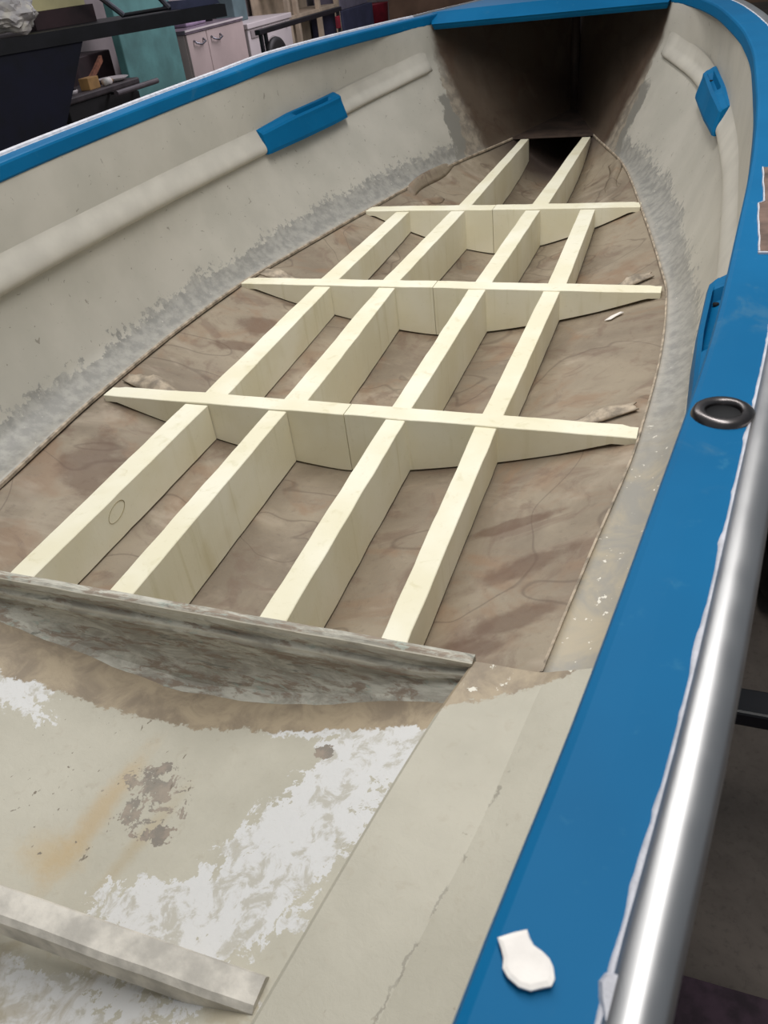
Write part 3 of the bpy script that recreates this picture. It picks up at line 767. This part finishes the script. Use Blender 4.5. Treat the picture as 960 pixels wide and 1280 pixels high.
# cabinet
cb = thing('base_cabinet', (-4.45, 6.78, GZ), 'white two door base cabinet under a worktop along the wall', 'cabinet')
MB().box((-4.85, 6.18, GZ), (-4.222, 7.36, .225), .004).out('cabinet_body', M_CAB, cb)
for (a, b, hy) in ((6.19, 6.563, 6.39), (6.572, 7.35, 6.73)):
    d = MB().box((-4.222, a, GZ+.08), (-4.20, b, .222), .004).out('door', M_CAB, cb)
    h = .155
    MB().tube([(-4.198, hy-.09, h+.01), (-4.17, hy-.085, h-.015), (-4.165, hy, h-.035), (-4.17, hy+.085, h-.015), (-4.198, hy+.09, h+.01)], .009, 8).out('handle', M_CHROME, d, smooth=True)
wt = thing('worktop', (-4.5, 6.78, .226), 'grey worktop with a bright front edge on the white cabinet', 'worktop')
MB().box((-4.86, 6.16, .226), (-4.19, 7.34, .262), .004).out('slab', M_COUNTER, wt)
MB().box((-4.192, 6.16, .246), (-4.184, 7.34, .262), .001).out('edge_trim', M_APPL, wt)
# washing machine
wm = thing('washing_machine', (-4.5, 7.95, GZ), 'white front loading washing machine beside the cabinet', 'washing machine')
MB().box((-4.86, 7.42, GZ), (-4.20, 8.50, .13), .01).out('machine_body', M_APPL, wm)
MB().box((-4.88, 7.40, .131), (-4.18, 8.52, .185), .008).out('top_lid', M_APPL, wm)
MB().box((-4.198, 7.47, .04), (-4.188, 7.75, .115), .003).out('detergent_drawer', M_GREYWALL, wm)
Mx = Matrix.Rotation(math.pi/2, 3, 'Y')
dr = MB().lathe((-4.198, 7.98, -.22), [(.17, 0), (.175, .02), (.20, .03), (.225, .02), (.23, 0)], 36, Mx).out('door_ring', M_GREYWALL, wm, smooth=True)
MB().lathe((-4.198, 7.98, -.22), [(0, .035), (.10, .03), (.171, .01)], 36, Mx).out('door_glass', M_BLACKPAINT, dr, smooth=True)
MB().lathe((-4.198, 8.36, .085), [(0, .02), (.022, .02), (.026, 0)], 20, Mx).out('dial', M_CHROME, wm, smooth=True)
# clutter on worktop and machine
tag(MB().lathe((-4.5, 7.15, .262), [(0, 0), (.05, 0), (.05, .14), (.02, .18), (.02, .22), (0, .22)], 18).out('jar', M_BLACKPAINT, smooth=True), 'dark jar at the right end of the worktop', 'jar')
tag(MB().box((-4.7, 6.55, .262), (-4.4, 6.95, .42), .02).out('storage_tub', plain('lilac_plastic', (162, 142, 168), .5, 0, .1, 6)), 'pale lilac tub on the worktop', 'tub')
tag(MB().box((-4.75, 7.75, .185), (-4.5, 8.05, .6), .01).out('grey_green_bin', plain('grey_green_plastic', (92, 112, 116), .6, 0, .1, 5)), 'tall grey green bin on top of the washing machine', 'bin')
# trolley with round pan
tl = thing('trolley', (-3.6, 7.5, GZ), 'black wheeled stand with a long top bar and round pan before the washing machine', 'trolley')
MB().box((-3.63, 6.50, .14), (-3.57, 8.60, .185), .006).out('top_bar', M_BLACKPAINT, tl)
for y in (6.56, 6.66): MB().box((-3.615, y-.02, GZ), (-3.585, y+.02, .142), .003).out('post', M_BLACKPAINT, tl)
MB().box((-3.615, 8.52, GZ), (-3.585, 8.56, .142), .003).out('post', M_BLACKPAINT, tl)
MB().box((-3.60, 8.44, -.02), (-3.57, 8.52, .10), .003).out('red_clamp', M_RED, tl)
MB().lathe((-3.545, 6.74, -.12), [(0, .03), (.18, .03), (.215, .02), (.22, 0), (.215, -.02), (0, -.02)], 36, Mx).out('round_pan', M_BLACK, tl, smooth=True)
# shelf rack
sh = thing('shelf_rack', (-4.6, 9.6, GZ), 'cream shelf rack standing against the wall beyond the washing machine', 'shelf')
for y in (8.88, 9.12, 9.80, 10.42):
    MB().box((-4.43, y-.03, GZ), (-4.37, y+.03, 1.2), .004).out('upright', M_SHELF, sh)
for z in (-.35, .10, .62):
    MB().box((-4.85, 8.85, z-.02), (-4.38, 10.45, z+.02), .004).out('shelf', M_SHELF, sh)
MB().box((-4.87, 8.85, GZ), (-4.85, 10.45, 1.2), .002).out('back_panel', M_SHELF, sh)
tag(MB().box((-4.85, 10.50, GZ), (-4.36, 11.7, .02), .01).out('slate_crate', M_DKBLUE), 'slate blue chest beside the cream shelf rack', 'chest')
tag(MB().box((-4.80, 10.55, .02), (-4.40, 11.6, .30), .01).out('grey_carton', plain('grey_carton', (112, 108, 122), .7, 0, .1, 5)), 'grey carton on top of the slate blue chest', 'carton')
tag(MB().lathe((-4.5, 12.0, GZ), [(0, 0), (.22, 0), (.26, .62), (.27, .63), (0, .63)], 28).out('red_bucket', M_RED, smooth=True), 'red bucket at the far end of the wall', 'bucket')
